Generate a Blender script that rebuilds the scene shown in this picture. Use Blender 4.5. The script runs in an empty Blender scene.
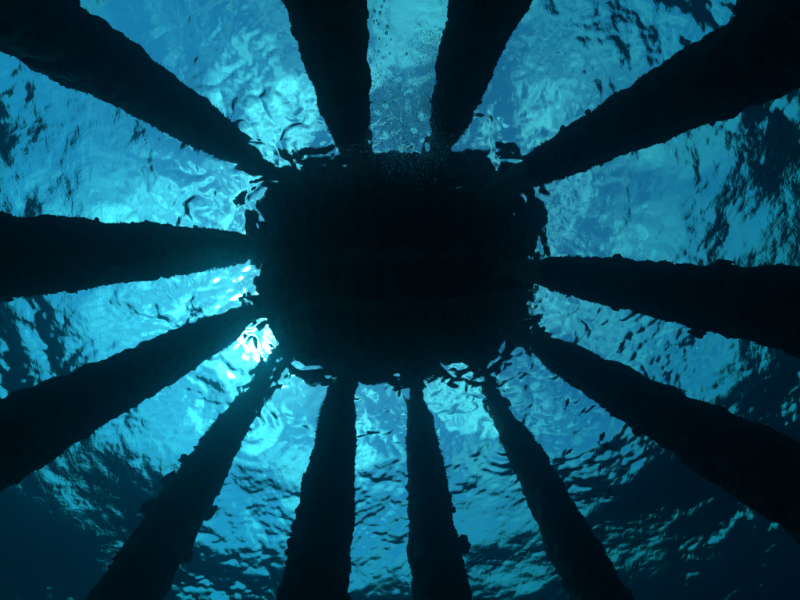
import bpy, bmesh, math, random
import numpy as np
from mathutils import Vector, Matrix, noise

random.seed(7)
rng = np.random.default_rng(11)
SC = bpy.context.scene
COL = SC.collection

# ------------------------------------------------------------------ camera
DEPTH = 7.6                      # camera depth below the mean water level (z = 0)
F_PX = 326.0                     # focal length in pixels of an 800 x 600 frame
fw = Vector(((400 - 388) / F_PX, (300 - 245) / F_PX, 1.0)).normalized()
up = Vector((0, -1, 0)); up = (up - fw * up.dot(fw)).normalized()
rt = fw.cross(up)
CAM = Vector((0, 0, -DEPTH))
cd = bpy.data.cameras.new('camera')
cd.sensor_width = 36.0
cd.lens = F_PX / 800 * 36.0
cd.clip_start = 0.05
cd.clip_end = 2000
co = bpy.data.objects.new('camera', cd); COL.objects.link(co)
co.matrix_world = Matrix.Translation(CAM) @ Matrix((rt, up, -fw)).transposed().to_4x4()
SC.camera = co

# ------------------------------------------------------------------ sky, sun, exposure
SUN_EL, SUN_AZ = math.radians(58), math.radians(146)      # azimuth from +X towards +Y
w = bpy.data.worlds.new('World'); SC.world = w; w.use_nodes = True
nt = w.node_tree; nt.nodes.clear()
out = nt.nodes.new('ShaderNodeOutputWorld')
bg = nt.nodes.new('ShaderNodeBackground'); bg.inputs['Strength'].default_value = 0.095
sky = nt.nodes.new('ShaderNodeTexSky'); sky.sky_type = 'NISHITA'; sky.sun_disc = False
sky.sun_elevation = SUN_EL; sky.sun_rotation = math.pi / 2 - SUN_AZ
sky.air_density = 1.2; sky.dust_density = 1.0
tc = nt.nodes.new('ShaderNodeTexCoord')
nz = nt.nodes.new('ShaderNodeTexNoise'); nz.inputs['Scale'].default_value = 4.2
nz.inputs['Detail'].default_value = 9; nz.inputs['Roughness'].default_value = 0.62
nz.inputs['Distortion'].default_value = 0.4
cr = nt.nodes.new('ShaderNodeValToRGB')
cr.color_ramp.elements[0].position = 0.45; cr.color_ramp.elements[1].position = 0.66
mx = nt.nodes.new('ShaderNodeMixRGB'); 
# thin overcast: brighter overhead than at the horizon, brighter still towards the sun (forward scattering)
dp = nt.nodes.new('ShaderNodeVectorMath'); dp.operation = 'DOT_PRODUCT'
dp.inputs[1].default_value = (math.cos(SUN_EL) * math.cos(SUN_AZ), math.cos(SUN_EL) * math.sin(SUN_AZ), math.sin(SUN_EL))
nt.links.new(tc.outputs['Generated'], dp.inputs[0])
cl = nt.nodes.new('ShaderNodeMath'); cl.operation = 'MAXIMUM'; cl.inputs[1].default_value = 0.0
pw = nt.nodes.new('ShaderNodeMath'); pw.operation = 'POWER'; pw.inputs[1].default_value = 5.0
ma = nt.nodes.new('ShaderNodeMath'); ma.operation = 'MULTIPLY_ADD'; ma.inputs[1].default_value = 29.0; ma.inputs[2].default_value = 10.5
nt.links.new(dp.outputs['Value'], cl.inputs[0]); nt.links.new(cl.outputs[0], pw.inputs[0]); nt.links.new(pw.outputs[0], ma.inputs[0])
cc = nt.nodes.new('ShaderNodeVectorMath'); cc.operation = 'SCALE'; cc.inputs[0].default_value = (1.0, 0.98, 0.95)
sx = nt.nodes.new('ShaderNodeSeparateXYZ'); nt.links.new(tc.outputs['Generated'], sx.inputs[0])
zc = nt.nodes.new('ShaderNodeMath'); zc.operation = 'MAXIMUM'; zc.inputs[1].default_value = 0.0; nt.links.new(sx.outputs['Z'], zc.inputs[0])
ov = nt.nodes.new('ShaderNodeMath'); ov.operation = 'MULTIPLY_ADD'; ov.inputs[1].default_value = 0.82; ov.inputs[2].default_value = 0.18
nt.links.new(zc.outputs[0], ov.inputs[0])
mu = nt.nodes.new('ShaderNodeMath'); mu.operation = 'MULTIPLY'; nt.links.new(ov.outputs[0], mu.inputs[0]); nt.links.new(ma.outputs[0], mu.inputs[1])
nt.links.new(mu.outputs[0], cc.inputs['Scale']); nt.links.new(cc.outputs[0], mx.inputs['Color2'])
nt.links.new(tc.outputs['Generated'], nz.inputs['Vector'])
nt.links.new(nz.outputs['Fac'], cr.inputs['Fac'])
nt.links.new(cr.outputs['Color'], mx.inputs['Fac'])
nt.links.new(sky.outputs['Color'], mx.inputs['Color1'])
nt.links.new(mx.outputs['Color'], bg.inputs['Color'])
nt.links.new(bg.outputs['Background'], out.inputs['Surface'])

sd = bpy.data.lights.new('sun', 'SUN'); sd.energy = 1.0; sd.angle = math.radians(14); sd.color = (1, 0.96, 0.9)
so = bpy.data.objects.new('sun', sd); COL.objects.link(so)
sdir = Vector((math.cos(SUN_EL) * math.cos(SUN_AZ), math.cos(SUN_EL) * math.sin(SUN_AZ), math.sin(SUN_EL)))
so.rotation_euler = sdir.to_track_quat('Z', 'Y').to_euler()
so.location = sdir * 30

SC.view_settings.view_transform = 'Standard'
SC.view_settings.look = 'None'
SC.view_settings.gamma = 1.0
SC.view_settings.use_curve_mapping = False
SC.view_settings.exposure = 0.6
SC.render.film_transparent = False
cy = SC.cycles
cy.use_denoising = True
cy.max_bounces = 10; cy.diffuse_bounces = 2; cy.glossy_bounces = 4
cy.transmission_bounces = 8; cy.volume_bounces = 2; cy.transparent_max_bounces = 8
cy.sample_clamp_indirect = 6.0
cy.blur_glossy = 0.5

# ------------------------------------------------------------------ helpers
def tag(o, label=None, cat=None, group=None, kind=None):
    if label: o['label'] = label
    if cat: o['category'] = cat
    if group: o['group'] = group
    if kind: o['kind'] = kind
    return o

def link(name, mesh, mat=None, parent=None):
    o = bpy.data.objects.new(name, mesh); COL.objects.link(o)
    if mat is not None and not mesh.materials: mesh.materials.append(mat)
    if parent is not None: o.parent = parent
    return o

def empty(name, loc=(0, 0, 0)):
    o = bpy.data.objects.new(name, None); COL.objects.link(o); o.location = loc
    o.empty_display_size = 0.2
    return o

def mesh_np(name, V, Fq=None, Ft=None, smooth=True):
    me = bpy.data.meshes.new(name)
    V = np.asarray(V, dtype=np.float32)
    nq = 0 if Fq is None else len(Fq); ntr = 0 if Ft is None else len(Ft)
    loops = []
    if nq: loops.append(np.asarray(Fq, dtype=np.int32).ravel())
    if ntr: loops.append(np.asarray(Ft, dtype=np.int32).ravel())
    L = np.concatenate(loops)
    starts = np.concatenate([np.arange(nq) * 4, nq * 4 + np.arange(ntr) * 3]).astype(np.int32)
    me.vertices.add(len(V)); me.vertices.foreach_set('co', V.ravel())
    me.loops.add(len(L)); me.loops.foreach_set('vertex_index', L)
    me.polygons.add(nq + ntr); me.polygons.foreach_set('loop_start', starts)
    me.update(calc_edges=True)
    me.polygons.foreach_set('use_smooth', np.full(nq + ntr, smooth, dtype=bool))
    me.validate(); me.update()
    return me

def bm_mesh(name, bm, smooth=False):
    bmesh.ops.recalc_face_normals(bm, faces=bm.faces[:])
    me = bpy.data.meshes.new(name); bm.to_mesh(me); bm.free()
    for p in me.polygons: p.use_smooth = smooth
    return me

def principled(name, c0, c1, scale=8.0, rough=0.9, bump=0.0, bscale=30.0, spec=0.2, detail=6):
    m = bpy.data.materials.new(name); m.use_nodes = True
    t = m.node_tree; b = t.nodes['Principled BSDF']
    b.inputs['Roughness'].default_value = rough
    b.inputs['Specular IOR Level'].default_value = spec
    tc = t.nodes.new('ShaderNodeTexCoord')
    n = t.nodes.new('ShaderNodeTexNoise'); n.inputs['Scale'].default_value = scale; n.inputs['Detail'].default_value = detail
    r = t.nodes.new('ShaderNodeValToRGB')
    r.color_ramp.elements[0].position = 0.35; r.color_ramp.elements[0].color = (*c0, 1)
    r.color_ramp.elements[1].position = 0.66; r.color_ramp.elements[1].color = (*c1, 1)
    t.links.new(tc.outputs['Object'], n.inputs['Vector']); t.links.new(n.outputs['Fac'], r.inputs['Fac'])
    t.links.new(r.outputs['Color'], b.inputs['Base Color'])
    if bump:
        n2 = t.nodes.new('ShaderNodeTexNoise'); n2.inputs['Scale'].default_value = bscale; n2.inputs['Detail'].default_value = 8
        bp = t.nodes.new('ShaderNodeBump'); bp.inputs['Strength'].default_value = bump; bp.inputs['Distance'].default_value = 0.03
        t.links.new(tc.outputs['Object'], n2.inputs['Vector']); t.links.new(n2.outputs['Fac'], bp.inputs['Height'])
        t.links.new(bp.outputs['Normal'], b.inputs['Normal'])
    return m

def pix(px, py, z):
    """point at height z that this ray of the camera passes (underwater, straight line)"""
    d = fw + rt * ((px - 400) / F_PX) + up * ((300 - py) / F_PX)
    return CAM + d * ((z + DEPTH) / d.z)

# ------------------------------------------------------------------ materials
M = {}
M['growth'] = principled('encrusted_growth', (0.018, 0.022, 0.016), (0.075, 0.055, 0.045), 9, 0.95, 0.8, 45)
M['growth2'] = principled('turf_algae', (0.022, 0.028, 0.014), (0.06, 0.062, 0.035), 14, 0.95, 0.5, 60)
M['sponge'] = principled('sponge_flesh', (0.05, 0.03, 0.025), (0.11, 0.06, 0.045), 20, 0.9, 0.7, 70)
M['timber'] = principled('tarred_timber', (0.03, 0.024, 0.018), (0.075, 0.058, 0.042), 6, 0.85, 0.5, 25)
M['concrete'] = principled('weathered_concrete', (0.10, 0.10, 0.095), (0.2, 0.19, 0.175), 3, 0.9, 0.3, 20)
M['sand'] = principled('sea_sand', (0.045, 0.042, 0.034), (0.09, 0.08, 0.06), 1.3, 0.95, 0.4, 9)
M['fish'] = principled('fish_scales', (0.03, 0.035, 0.045), (0.08, 0.085, 0.09), 30, 0.5, 0, 1, 0.4)
M['fin'] = principled('fin_membrane', (0.025, 0.03, 0.035), (0.05, 0.055, 0.06), 40, 0.6)
M['eye'] = principled('fish_eye', (0.01, 0.01, 0.012), (0.02, 0.02, 0.02), 20, 0.2, 0, 1, 0.5)

def water_material():
    m = bpy.data.materials.new('sea_water'); m.use_nodes = True
    t = m.node_tree; t.nodes.clear()
    o = t.nodes.new('ShaderNodeOutputMaterial')
    g = t.nodes.new('ShaderNodeBsdfGlass'); g.inputs['IOR'].default_value = 1.333
    g.inputs['Roughness'].default_value = 0.0; g.inputs['Color'].default_value = (1, 1, 1, 1)
    tc = t.nodes.new('ShaderNodeTexCoord')
    n1 = t.nodes.new('ShaderNodeTexNoise'); n1.inputs['Scale'].default_value = 9.0; n1.inputs['Detail'].default_value = 5
    n1.inputs['Distortion'].default_value = 0.8
    b = t.nodes.new('ShaderNodeBump'); b.inputs['Strength'].default_value = 0.2; b.inputs['Distance'].default_value = 0.03
    mp = t.nodes.new('ShaderNodeMapping'); mp.inputs['Rotation'].default_value = (0, 0, 0.6); mp.inputs['Scale'].default_value = (1.0, 0.36, 1.0)
    n2 = t.nodes.new('ShaderNodeTexNoise'); n2.inputs['Scale'].default_value = 4.2; n2.inputs['Detail'].default_value = 3
    n2.inputs['Distortion'].default_value = 1.6
    b2 = t.nodes.new('ShaderNodeBump'); b2.inputs['Strength'].default_value = 0.12; b2.inputs['Distance'].default_value = 0.05
    t.links.new(tc.outputs['Object'], mp.inputs['Vector']); t.links.new(mp.outputs['Vector'], n2.inputs['Vector'])
    t.links.new(n2.outputs['Fac'], b2.inputs['Height']); t.links.new(b2.outputs['Normal'], b.inputs['Normal'])
    t.links.new(tc.outputs['Object'], n1.inputs['Vector']); t.links.new(n1.outputs['Fac'], b.inputs['Height'])
    t.links.new(b.outputs['Normal'], g.inputs['Normal'])
    va = t.nodes.new('ShaderNodeVolumeAbsorption'); va.inputs['Color'].default_value = (0.0, 0.806, 0.882, 1)
    va.inputs['Density'].default_value = 0.335
    vs = t.nodes.new('ShaderNodeVolumeScatter'); vs.inputs['Color'].default_value = (0.15, 0.75, 1.0, 1)
    vs.inputs['Density'].default_value = 0.018; vs.inputs['Anisotropy'].default_value = 0.91
    ad = t.nodes.new('ShaderNodeAddShader')
    t.links.new(va.outputs[0], ad.inputs[0]); t.links.new(vs.outputs[0], ad.inputs[1])
    t.links.new(g.outputs[0], o.inputs['Surface']); t.links.new(ad.outputs[0], o.inputs['Volume'])
    return m
M['water'] = water_material()

# ------------------------------------------------------------------ where the piles stand
# x, y, mean radius
PILES = [
    (-3.49, -2.20, .40), (-3.68, .11, .40), (-4.05, 2.04, .40), (-3.39, 4.43, .40),
    (-.91, 3.96, .40), (.71, 4.80, .39), (3.00, 4.95, .39), (4.08, 2.45, .40),
    (3.99, .64, .40), (3.52, -1.77, .40), (1.11, -2.66, .40), (-.62, -2.50, .41)]

# ------------------------------------------------------------------ water: one closed body with a wavy top
def build_water():
    core = np.arange(-13.0, 13.001, 0.036)
    g = 13.0 + np.cumsum(0.036 * 1.14 ** np.arange(1, 53))
    g = g[g < 170]
    ax = np.concatenate([-g[::-1], core, g])
    n = len(ax)
    X, Y = np.meshgrid(ax, ax, indexing='ij')
    X = X.astype(np.float32).ravel(); Y = Y.astype(np.float32).ravel()
    Z = np.zeros_like(X); DX = np.zeros_like(X); DY = np.zeros_like(X)
    R = np.sqrt(X * X + Y * Y)
    fade = np.clip((40 - R) / 22, 0, 1)
    calm = np.zeros_like(X)
    for i in range(9):
        a = rng.uniform(0, 2 * np.pi); k = 2 * np.pi / rng.uniform(4, 12)
        calm += np.sin(k * (X * np.cos(a) + Y * np.sin(a)) + rng.uniform(0, 6.28))
    # choppier where the swell breaks against the ring of piles
    q_ = ((np.abs(X - .3) / 3.5) ** 4 + (np.abs(Y - .55) / 2.8) ** 4) ** .25 - 1.0
    ring = np.exp(-(q_ / np.where(q_ < 0, .30, .5)) ** 2).astype(np.float32)
    calm = np.clip(0.82 + 0.18 * calm, 0.3, 1.5) + 0.9 * ring
    calm = calm.astype(np.float32)
    def band(lmin, lmax, count, slope, main, spread, mod, gz):
        nonlocal Z, DX, DY
        per = slope * math.sqrt(2.0 / count)
        for i in range(count):
            lam = lmin * (lmax / lmin) ** ((i + rng.uniform()) / count)
            k = 2 * np.pi / lam
            a = main + rng.normal() * spread
            c, s = np.cos(a), np.sin(a)
            ph = (k * (X * c + Y * s) + rng.uniform(0, 6.28)).astype(np.float32)
            A = per / k
            mm = (ring if mod == 2 else calm if mod else 1.0) * fade
            Z += A * mm * np.cos(ph)
            q = gz * A * mm * np.sin(ph)
            DX -= q * c; DY -= q * s
    band(1.8, 7.0, 16, 0.075, 0.9, 0.9, False, 1.0)
    band(0.5, 1.8, 30, 0.085, 0.7, 1.2, True, 1.5)
    band(0.14, 0.5, 70, 0.09, 0.5, 1.6, True, 1.2)
    band(0.28, 1.0, 40, 0.13, 0.0, 3.0, 2, 1.2)
    # rings thrown back by the piles
    for (px, py, pr) in PILES:
        d = np.sqrt((X - px) ** 2 + (Y - py) ** 2)
        msk = d < 2.2
        lam = rng.uniform(0.24, 0.36); k = 2 * np.pi / lam
        Z[msk] += (0.2 / k) * np.exp(-((d[msk] - pr) / 0.6)) * np.cos(k * d[msk] + rng.uniform(0, 6.28))
    V = np.stack([X + DX, Y + DY, Z], 1)
    idx = np.arange(n * n).reshape(n, n)
    top = np.stack([idx[:-1, :-1], idx[1:, :-1], idx[1:, 1:], idx[:-1, 1:]], -1).reshape(-1, 4)
    # skirt + bottom
    rim = np.concatenate([idx[:-1, 0], idx[-1, :-1], idx[:0:-1, -1], idx[0, :0:-1]])
    low = V[rim].copy(); low[:, 2] = -14.0
    base = len(V); m = len(rim)
    V = np.concatenate([V, low, [[0, 0, -14.0]]])
    li = base + np.arange(m)
    side = np.stack([rim, li, np.roll(li, -1), np.roll(rim, -1)], 1)
    side = side[:, ::-1]
    side = side[:, [0, 1, 2, 3]]
    tri = np.stack([np.full(m, base + m), np.roll(li, -1), li], 1)
    # orientation: top is counter-clockwise from above; sides face outwards
    side = np.stack([rim, np.roll(rim, -1), np.roll(li, -1), li], 1)[:, ::-1]
    me = mesh_np('water', V, np.concatenate([top, side]), tri)
    o = link('water', me, M['water'])
    tag(o, kind='structure')
    return o
build_water()

# ------------------------------------------------------------------ seabed
def build_seabed():
    ax = np.concatenate([-np.geomspace(170, 12, 14)[:-1], np.linspace(-12, 12, 61), np.geomspace(12, 170, 14)[1:]])
    n = len(ax); X, Y = np.meshgrid(ax, ax, indexing='ij')
    Z = np.array([-10.9 + 0.35 * noise.fractal(Vector((x * .25, y * .25, 3.1)), 0.8, 2.0, 4) for x, y in zip(X.ravel(), Y.ravel())])
    V = np.stack([X.ravel(), Y.ravel(), Z], 1)
    idx = np.arange(n * n).reshape(n, n)
    q = np.stack([idx[:-1, :-1], idx[1:, :-1], idx[1:, 1:], idx[:-1, 1:]], -1).reshape(-1, 4)
    o = link('seabed', mesh_np('seabed', V, q), M['sand']); tag(o, kind='structure')
build_seabed()

# ------------------------------------------------------------------ platform over the water
DECK_Z = 3.6                     # underside of the slab's beams
DX0, DX1, DY0, DY1 = -5.3, 6.4, -3.4, 5.75
def box_bm(sx, sy, sz, bev=0.02):
    bm = bmesh.new(); bmesh.ops.create_cube(bm, size=1.0)
    bmesh.ops.scale(bm, vec=(sx, sy, sz), verts=bm.verts[:])
    if bev: bmesh.ops.bevel(bm, geom=bm.edges[:], offset=bev, segments=2, affect='EDGES', profile=0.6)
    return bm
CHAM = 1.9                        # cut-off corners
def build_deck():
    cx, cyy = (DX0 + DX1) / 2, (DY0 + DY1) / 2
    hx, hy, c = (DX1 - DX0) / 2, (DY1 - DY0) / 2, CHAM
    root = empty('pier_platform', (cx, cyy, DECK_Z))
    tag(root, 'dark platform deck with cut corners above the water, carried by the piles', 'pier deck')
    pts = [(hx - c, -hy), (hx, -hy + c), (hx, hy - c), (hx - c, hy), (-hx + c, hy), (-hx, hy - c), (-hx, -hy + c), (-hx + c, -hy)]
    bm = bmesh.new()
    lo = [bm.verts.new((x, y, .447)) for x, y in pts]; hi = [bm.verts.new((x, y, .80)) for x, y in pts]
    bm.faces.new(lo[::-1]); bm.faces.new(hi)
    for k in range(8): bm.faces.new((lo[k], lo[(k + 1) % 8], hi[(k + 1) % 8], hi[k]))
    bmesh.ops.bevel(bm, geom=bm.edges[:], offset=.03, segments=2, affect='EDGES', profile=.6)
    link('slab', bm_mesh('slab', bm), M['concrete'], root)
    for y in (-2.45, .3, 2.2, 4.65):
        ln = 2 * hx - .2 if hy - abs(y - cyy) > c else 2 * hx - 1.9
        b = link('cross_beam', bm_mesh('cross_beam', box_bm(ln, 0.45, 0.45, 0.03)), M['concrete'], root); b.location = (0, y - cyy, 0.222)
    for i in range(13):
        x = -hx + .45 + i * (2 * hx - .9) / 12
        ln = 2 * hy - .3 if hx - abs(x) > c else 2 * hy - 2 * (c - hx + abs(x)) - .3
        j = link('joist', bm_mesh('joist', box_bm(0.22, ln, 0.24, 0.015)), M['timber'], root); j.location = (x, 0, 0.326)
    for k in range(8):
        p, q = Vector((*pts[k], 0)), Vector((*pts[(k + 1) % 8], 0)); d = q - p
        f = link('fender_board', bm_mesh('fender_board', box_bm(d.length - .12, 0.12, 0.4, 0.02)), M['timber'], root)
        n = Vector((d.y, -d.x, 0)).normalized()
        f.location = (p + q) / 2 + n * .066 + Vector((0, 0, .60)); f.rotation_euler.z = math.atan2(d.y, d.x)
    return root
build_deck()

# ------------------------------------------------------------------ piles
def icosphere(sub):
    bm = bmesh.new(); bmesh.ops.create_icosphere(bm, subdivisions=sub, radius=1.0)
    V = np.array([v.co[:] for v in bm.verts]); Fc = np.array([[v.index for v in f.verts] for f in bm.faces]); bm.free()
    return V, Fc
ICO1, ICOF1 = icosphere(1)
ICO2, ICOF2 = icosphere(2)
ICO3, ICOF3 = icosphere(3)

def lump(V, amp, freq, off):
    return np.array([v * (1 + amp * noise.fractal(Vector(v * freq) + off, 0.9, 2.0, 3)) for v in V])
LUMPS = [lump(ICO2, .55, 1.6, Vector((i * 7.1, 3, 1))) for i in range(8)]
BIGL = [lump(ICO3, .40, 1.5, Vector((i * 5.3, 9, 4))) for i in range(5)]

def pile_radius(i, a, z, r):
    """surface radius of pile i in direction a at height z"""
    p = Vector((math.cos(a) * r, math.sin(a) * r, z)) + Vector((i * 13.7, i * 5.1, 0))
    g = min(1.0, max(0.0, (0.35 - z) / 1.4))           # growth thins out above the tide line
    s = noise.fractal(p * 1.1, 0.8, 2.0, 3) * 0.035
    m = noise.fractal(p * 4.0, 0.7, 2.0, 4) * 0.05
    rid = (1 - abs(noise.noise(p * 9.0))) * 0.03 - 0.015
    return r * (0.92 + 0.08 * g * (0.9 + 0.02 * -z)) + (s * 1.2 + m + rid) * (0.25 + 0.75 * g)

def frame_at(a):
    n = np.array([math.cos(a), math.sin(a), 0]); t = np.array([-math.sin(a), math.cos(a), 0]); u = np.array([0, 0, 1.0])
    return np.stack([t, u, n], 1)

RAKE = {3: (-.13, .0), 4: (-.085, .0), 5: (.03, .0), 6: (.08, .0), 7: (.02, .06), 10: (.06, .0), 11: (-.05, .0)}
def build_pile(i, x, y, r, label, sponges):
    root = empty('pile', (x, y, -11.0))
    tag(root, label, 'pile', 'piles carrying the platform')
    NA = 84
    zs = np.concatenate([np.arange(-11.6, 0.5, 0.045), np.linspace(0.5, DECK_Z + .02, 8)])
    A = np.linspace(0, 2 * np.pi, NA, endpoint=False)
    lean = RAKE.get(i, (random.uniform(-.008, .008), random.uniform(-.008, .008)))   # some piles are driven at a rake
    V = []
    for z in zs:
        for a in A:
            rr = pile_radius(i, a, z, r)
            V.append((rr * math.cos(a) + lean[0] * (z + 3.8), rr * math.sin(a) + lean[1] * (z + 3.8), z + 11.0))
    nz_ = len(zs); idx = np.arange(nz_ * NA).reshape(nz_, NA); idn = np.roll(idx, -1, 1)
    q = np.stack([idx[:-1], idn[:-1], idn[1:], idx[1:]], -1).reshape(-1, 4)
    me = mesh_np('shaft', V, q)
    link('shaft', me, M['growth'], root)
    # encrusting clumps and turf, too small and many to pick apart
    VV, FF, base = [], [], 0
    loc = np.random.default_rng(100 + i)
    for k in range(620):
        z = loc.uniform(-10.5, 0.1); a = loc.uniform(0, 2 * np.pi)
        s = 0.010 + 0.030 * loc.random() ** 3
        if loc.random() < 0.25 + .3 * noise.noise(Vector((i * 3.3, z * .8, a))): s *= 1.5
        rr = pile_radius(i, a, z, r)
        L = LUMPS[loc.integers(8)] if s > 0.035 else ICO1
        Fi = ICOF2 if s > 0.035 else ICOF1
        sc = np.array([s * loc.uniform(.7, 1.5), s * loc.uniform(.7, 1.5), s * loc.uniform(.7, 1.4)])
        ro = loc.uniform(0, 6.28); c, sn = math.cos(ro), math.sin(ro)
        P = L * sc; P = np.stack([P[:, 0] * c - P[:, 1] * sn, P[:, 0] * sn + P[:, 1] * c, P[:, 2]], 1)
        P = P @ frame_at(a).T + np.array([rr * math.cos(a) + lean[0] * (z + 3.8), rr * math.sin(a) + lean[1] * (z + 3.8), z + 11.0])
        VV.append(P); FF.append(Fi + base); base += len(P)
    me = mesh_np('marine_growth', np.concatenate(VV), None, np.concatenate(FF))
    tag(link('marine_growth', me, M['growth'], root), kind='stuff')
    # fine turf: thin tapering tufts that fray the outline
    VV, FF, base = [], [], 0
    for k in range(5200):
        z = loc.uniform(-10.5, 0.15); a = loc.uniform(0, 2 * np.pi)
        rr = pile_radius(i, a, z, r)
        h = loc.uniform(.012, .036); wd = loc.uniform(.006, .014)
        Fm = frame_at(a)
        o = np.array([rr * math.cos(a) + lean[0] * (z + 3.8), rr * math.sin(a) + lean[1] * (z + 3.8), z + 11.0])
        tip = Fm @ np.array([loc.normal() * .02, loc.normal() * .02, h])
        b = [Fm @ np.array([wd * math.cos(q_), wd * math.sin(q_), -.012]) for q_ in (0, 2.1, 4.2)]
        VV += [o + b[0], o + b[1], o + b[2], o + tip]
        FF += [(base, base + 1, base + 3), (base + 1, base + 2, base + 3), (base + 2, base, base + 3)]; base += 4
    # longer weed fringe round the tide line
    for k in range(520):
        z = 0.12 - abs(loc.normal()) * .55; a = loc.uniform(0, 2 * np.pi)
        rr = pile_radius(i, a, z, r) - .01
        h = loc.uniform(.04, .17); wd = loc.uniform(.006, .014)
        Fm = frame_at(a)
        o = np.array([rr * math.cos(a) + lean[0] * (z + 3.8), rr * math.sin(a) + lean[1] * (z + 3.8), z + 11.0])
        dr = np.array([loc.normal() * .5, -1.0 + loc.normal() * .5, .7]); dr /= np.linalg.norm(dr)
        d2 = np.array([loc.normal() * .6, -1.0 + loc.normal() * .6, .5]); d2 /= np.linalg.norm(d2)
        mid = dr * h * .55; tip = mid + d2 * h * .45
        for (uu, ww) in ((np.array([1, 0, 0.]), wd),):
            VV += [o + Fm @ (-uu * ww), o + Fm @ (uu * ww), o + Fm @ (mid + uu * ww * .8), o + Fm @ (mid - uu * ww * .8), o + Fm @ tip, o + Fm @ (mid + np.array([0, ww, .0]))]
            FF += [(base, base + 1, base + 2), (base, base + 2, base + 3), (base + 3, base + 2, base + 4), (base + 2, base + 5, base + 4), (base + 5, base + 3, base + 4), (base + 1, base + 5, base + 2), (base, base + 3, base + 5)]; base += 6
    me = mesh_np('turf_algae', VV, None, FF)
    tag(link('turf_algae', me, M['growth2'], root), kind='stuff')
    # larger sponges one can pick out
    for (z, a, s, stretch) in sponges:
        rr = pile_radius(i, a, z, r)
        P = BIGL[loc.integers(5)] * np.array([s, s * stretch, s]) + np.array([0, 0, s * .55])
        P = P @ frame_at(a).T + np.array([rr * math.cos(a) + lean[0] * (z + 3.8), rr * math.sin(a) + lean[1] * (z + 3.8), z + 11.0])
        link('sponge', mesh_np('sponge', P, None, ICOF3), M['sponge'], root)
    return root

LABELS = [
    'encrusted corner pile on the side away from the fish, next to the thickest pile',
    'encrusted pile directly opposite the lumpy-sided pile, next to a corner pile',
    'encrusted pile between two others along the deck edge farthest from the small fish',
    'ragged corner pile with bulging clumps of growth along its lower shaft',
    'encrusted pile standing between the ragged corner pile and the pile with a round sponge',
    'slim encrusted pile with one round sponge knob jutting from its side',
    'slim corner pile next to the loose group of small fish',
    'thick encrusted pile bordering the small fish on the side away from the slim corner pile',
    'lumpy-sided encrusted pile between the blunt-lumped corner pile and the thick fish-side pile',
    'encrusted corner pile with a blunt lump on its side, two piles from the bubbles',
    'encrusted pile beside the bubble cloud, on the side of the blunt-lumped corner pile',
    'thickest encrusted pile, with a string of loose air bubbles rising beside it',
]
def sil(i, side):
    """azimuth of the outline of pile i as seen from the camera's station"""
    x, y, r = PILES[i]
    return math.atan2(-y, -x) + side * math.radians(88)
for i, (x, y, r) in enumerate(PILES):
    sp = []
    rr = random.Random(50 + i)
    for k in range(6):
        sp.append((rr.uniform(-6.8, -.8), rr.uniform(0, 6.28), rr.uniform(.03, .055), rr.uniform(.8, 1.5)))
    if i == 3:
        for k in range(7):
            sp.append((rr.uniform(-5.2, -1.6), sil(3, rr.choice((-1, 1))), rr.uniform(.06, .10), rr.uniform(1, 1.8)))
    if i == 5:
        zk = -DEPTH + 4.45
        sp.append((zk, sil(5, 1), .12, 1.0))
    if i == 9:
        sp.append((-4.4, sil(9, 1), .11, 1.3))
    if i == 8:
        for k in range(4):
            sp.append((rr.uniform(-4.2, -1.6), sil(8, rr.choice((-1, 1))), .06, 1.6))
    build_pile(i, x, y, r, LABELS[i], sp)

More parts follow.
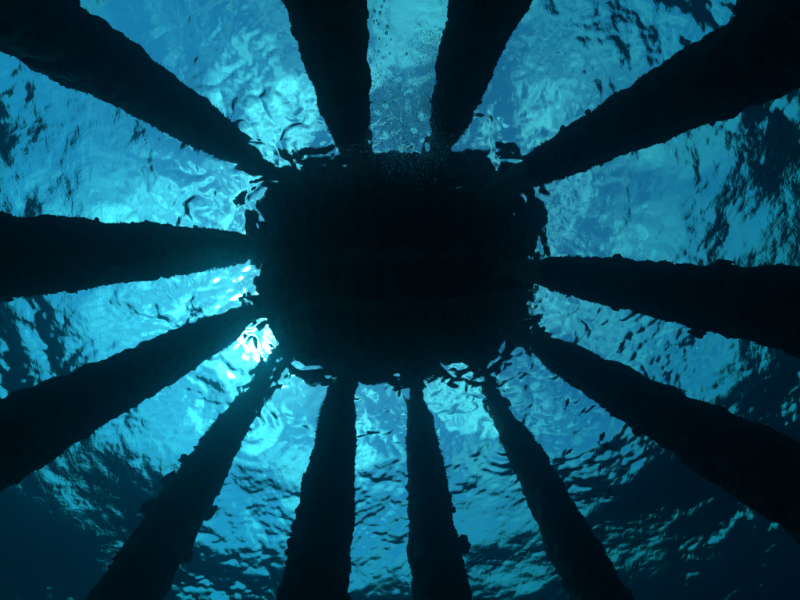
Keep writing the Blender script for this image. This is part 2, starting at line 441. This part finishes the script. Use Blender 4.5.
# ------------------------------------------------------------------ fish
def fish_parts(fat):
    st = [(-.50, .012, .030), (-.40, .020, .045), (-.25, .055, .105), (-.05, .085, .160), (.12, .095, .175), (.28, .085, .150), (.40, .058, .105), (.47, .030, .055), (.50, .008, .015)]
    NA = 14; V = []; q = []
    for (x, hw, hh) in st:
        for k in range(NA):
            a = 2 * math.pi * k / NA
            V.append((x, math.cos(a) * hw * fat, math.sin(a) * hh * (1.0 if math.sin(a) > 0 else 1.1)))
    for s_ in range(len(st) - 1):
        for k in range(NA):
            k2 = (k + 1) % NA
            q.append((s_ * NA + k, s_ * NA + k2, (s_ + 1) * NA + k2, (s_ + 1) * NA + k))
    bm = bmesh.new()
    vs = [bm.verts.new(v) for v in V]
    for f in q: bm.faces.new([vs[j] for j in f])
    bm.faces.new(vs[:NA]); bm.faces.new(vs[-NA:])
    body = bm_mesh('body', bm, True)
    def slab(name, pts, th, plane):
        bm = bmesh.new(); A = []; B = []
        for (u_, v_) in pts:
            A.append(bm.verts.new((u_, th, v_) if plane == 'xz' else (u_, v_, th)))
            B.append(bm.verts.new((u_, -th, v_) if plane == 'xz' else (u_, v_, -th)))
        n = len(pts); bm.faces.new(A); bm.faces.new(B[::-1])
        for k in range(n): bm.faces.new((A[k], A[(k + 1) % n], B[(k + 1) % n], B[k]))
        return bm_mesh(name, bm)
    tail = slab('tail_fin', [(-.47, .03), (-.58, .10), (-.74, .20), (-.70, .10), (-.655, 0), (-.70, -.10), (-.74, -.20), (-.58, -.10), (-.47, -.03)], .010, 'xz')
    dors = slab('dorsal_fin', [(.22, .14), (.12, .25), (-.02, .25), (-.18, .20), (-.32, .12), (-.28, .07), (0, .13)], .007, 'xz')
    anal = slab('anal_fin', [(-.02, -.15), (-.12, -.25), (-.24, -.20), (-.33, -.09), (-.25, -.08)], .007, 'xz')
    pecL = slab('pectoral_fin', [(.22, .07), (.10, .19), (.02, .20), (.05, .13), (.14, .07)], .006, 'xy')
    pecR = slab('pectoral_fin', [(.22, -.07), (.10, -.19), (.02, -.20), (.05, -.13), (.14, -.07)], .006, 'xy')
    eyes = []
    for s_ in (-1, 1):
        bm = bmesh.new(); bmesh.ops.create_icosphere(bm, subdivisions=2, radius=.026)
        bmesh.ops.translate(bm, verts=bm.verts[:], vec=(.38, s_ * .055 * fat, .035)); eyes.append(bm_mesh('eye', bm, True))
    return [('body', body, M['fish']), ('tail_fin', tail, M['fin']), ('dorsal_fin', dors, M['fin']), ('anal_fin', anal, M['fin']),
            ('pectoral_fin', pecL, M['fin']), ('pectoral_fin', pecR, M['fin']), ('eye', eyes[0], M['eye']), ('eye', eyes[1], M['eye'])]
FP = fish_parts(1.0)
for n_, me_, mt_ in FP: me_.materials.append(mt_)
# pixel of the photograph, height, heading in the picture (degrees from +X towards +Y), length, label
FISH = [
    (621.5, 345.5, -3.2, -56, .150, 'lone small dark fish beyond the thick pile, apart from the others'),
    (567, 403, -3.2, -80, .140, 'small dark fish leading the loose group, nearest the deck'),
    (583, 411, -2.9, -50, .110, 'small faint fish hugging the thick pile'),
    (602, 437, -3.5, -66, .130, 'plump small fish swimming just ahead of another in a close pair'),
    (605.3, 447, -3.5, -62, .140, 'small fish following close behind the plump one in a pair'),
    (568.5, 452, -3.1, -38, .135, 'slim dark fish slanting across towards the slim corner pile'),
    (589.5, 462, -2.8, 40, .095, 'smallest thin fish, slanting the other way from the rest'),
    (600, 468, -3.3, -86, .130, 'slender dark fish a little behind the close pair'),
    (567.5, 486, -3.0, -72, .125, 'dark fish almost touching the slim corner pile'),
    (608.5, 491, -3.2, -84, .125, 'small dark fish trailing last in the loose group'),
]
for (px, py, z, ang, ln, lab) in FISH:
    p = pix(px, py, z)
    root = empty('fish', p); ln *= 1.2; root.scale = (ln, ln, ln)
    root.rotation_euler = (random.uniform(-.45, .45), random.uniform(-.15, .15), math.radians(ang))
    tag(root, lab, 'fish', 'small fish among the piles')
    for n_, me_, mt_ in FP: link(n_, me_, None, root)

# ------------------------------------------------------------------ air bubbles
def bubble_material():
    m = bpy.data.materials.new('air_bubble'); m.use_nodes = True
    t = m.node_tree; t.nodes.clear()
    o = t.nodes.new('ShaderNodeOutputMaterial'); g = t.nodes.new('ShaderNodeBsdfGlass')
    g.inputs['IOR'].default_value = 0.75; g.inputs['Roughness'].default_value = 0.0
    g.inputs['Color'].default_value = (1, 1, 1, 1)
    t.links.new(g.outputs[0], o.inputs['Surface'])
    return m
M['bubble'] = bubble_material()
bub = mesh_np('air_bubble', ICO3 * np.array([1, 1, 1.05]), None, ICOF3); bub.materials.append(M['bubble'])
BUB = [(384, 1, 3), (381.5, 6.5, 2.6), (374.5, 11.5, 3.2), (380, 13, 3.4), (372.5, 16.5, 2.4), (379.5, 12.5, 2), (373, 8.5, 2),
       (374, 21.5, 3), (377, 20.5, 2.6), (378.5, 24, 2.8), (387.5, 26.5, 3.6), (386.5, 33, 3.6), (379.5, 38.5, 2.4), (391, 39.5, 2),
       (386.5, 45, 1.8), (390, 53.5, 2.2), (406.5, 54, 3), (397, 62.5, 1.6), (420.5, 63.5, 2), (379, 51, 1.8), (385, 102, 3), (393, 102, 2)]
for (px, py, d) in BUB:
    z = random.uniform(-3.6, -2.6)
    p = pix(px, py, z)
    b = link('air_bubble', bub, None); b.location = p
    s = 0.4 * d * (z + DEPTH) / F_PX
    b.scale = (s, s * random.uniform(.85, 1.1), s)
    b.rotation_euler = (random.uniform(-.3, .3), random.uniform(-.3, .3), random.uniform(0, 6))
    lab = {406.5: 'lone round air bubble midway between two piles, away from the string of bubbles',
           420.5: 'tiny lone air bubble beside the fine bubble cloud', 385: 'larger of two air bubbles close under the deck edge',
           393: 'smaller of two air bubbles close under the deck edge'}.get(px, 'loose round air bubble in the string rising beside the thickest pile')
    tag(b, lab, 'bubble', 'loose air bubbles rising between two piles')
# the fine cloud of bubbles under the surface between the two nearest piles
VV, FF, base = [], [], 0
for k in range(15000):
    u_ = rng.random()
    if u_ < .2:   px, py = 432 + rng.normal() * 9, rng.uniform(30, 112)
    elif u_ < .8:  px, py = 405 + rng.normal() * 26, 124 + rng.normal() * 26
    else:          px, py = 402 + rng.normal() * 32, 98 + rng.normal() * 14
    z = -0.12 - abs(rng.normal()) * 0.6
    p = pix(px, py, z)
    s = 0.004 + 0.008 * rng.random() ** 2.5
    P = ICO1 * np.array([s, s, s * .7]) + np.array(p)
    VV.append(P); FF.append(ICOF1 + base); base += len(P)
bc = link('bubble_cloud', mesh_np('bubble_cloud', np.concatenate(VV), None, np.concatenate(FF)), M['bubble'])
tag(bc, 'cloud of fine air bubbles under the surface beside the deck edge', 'bubbles', kind='stuff')
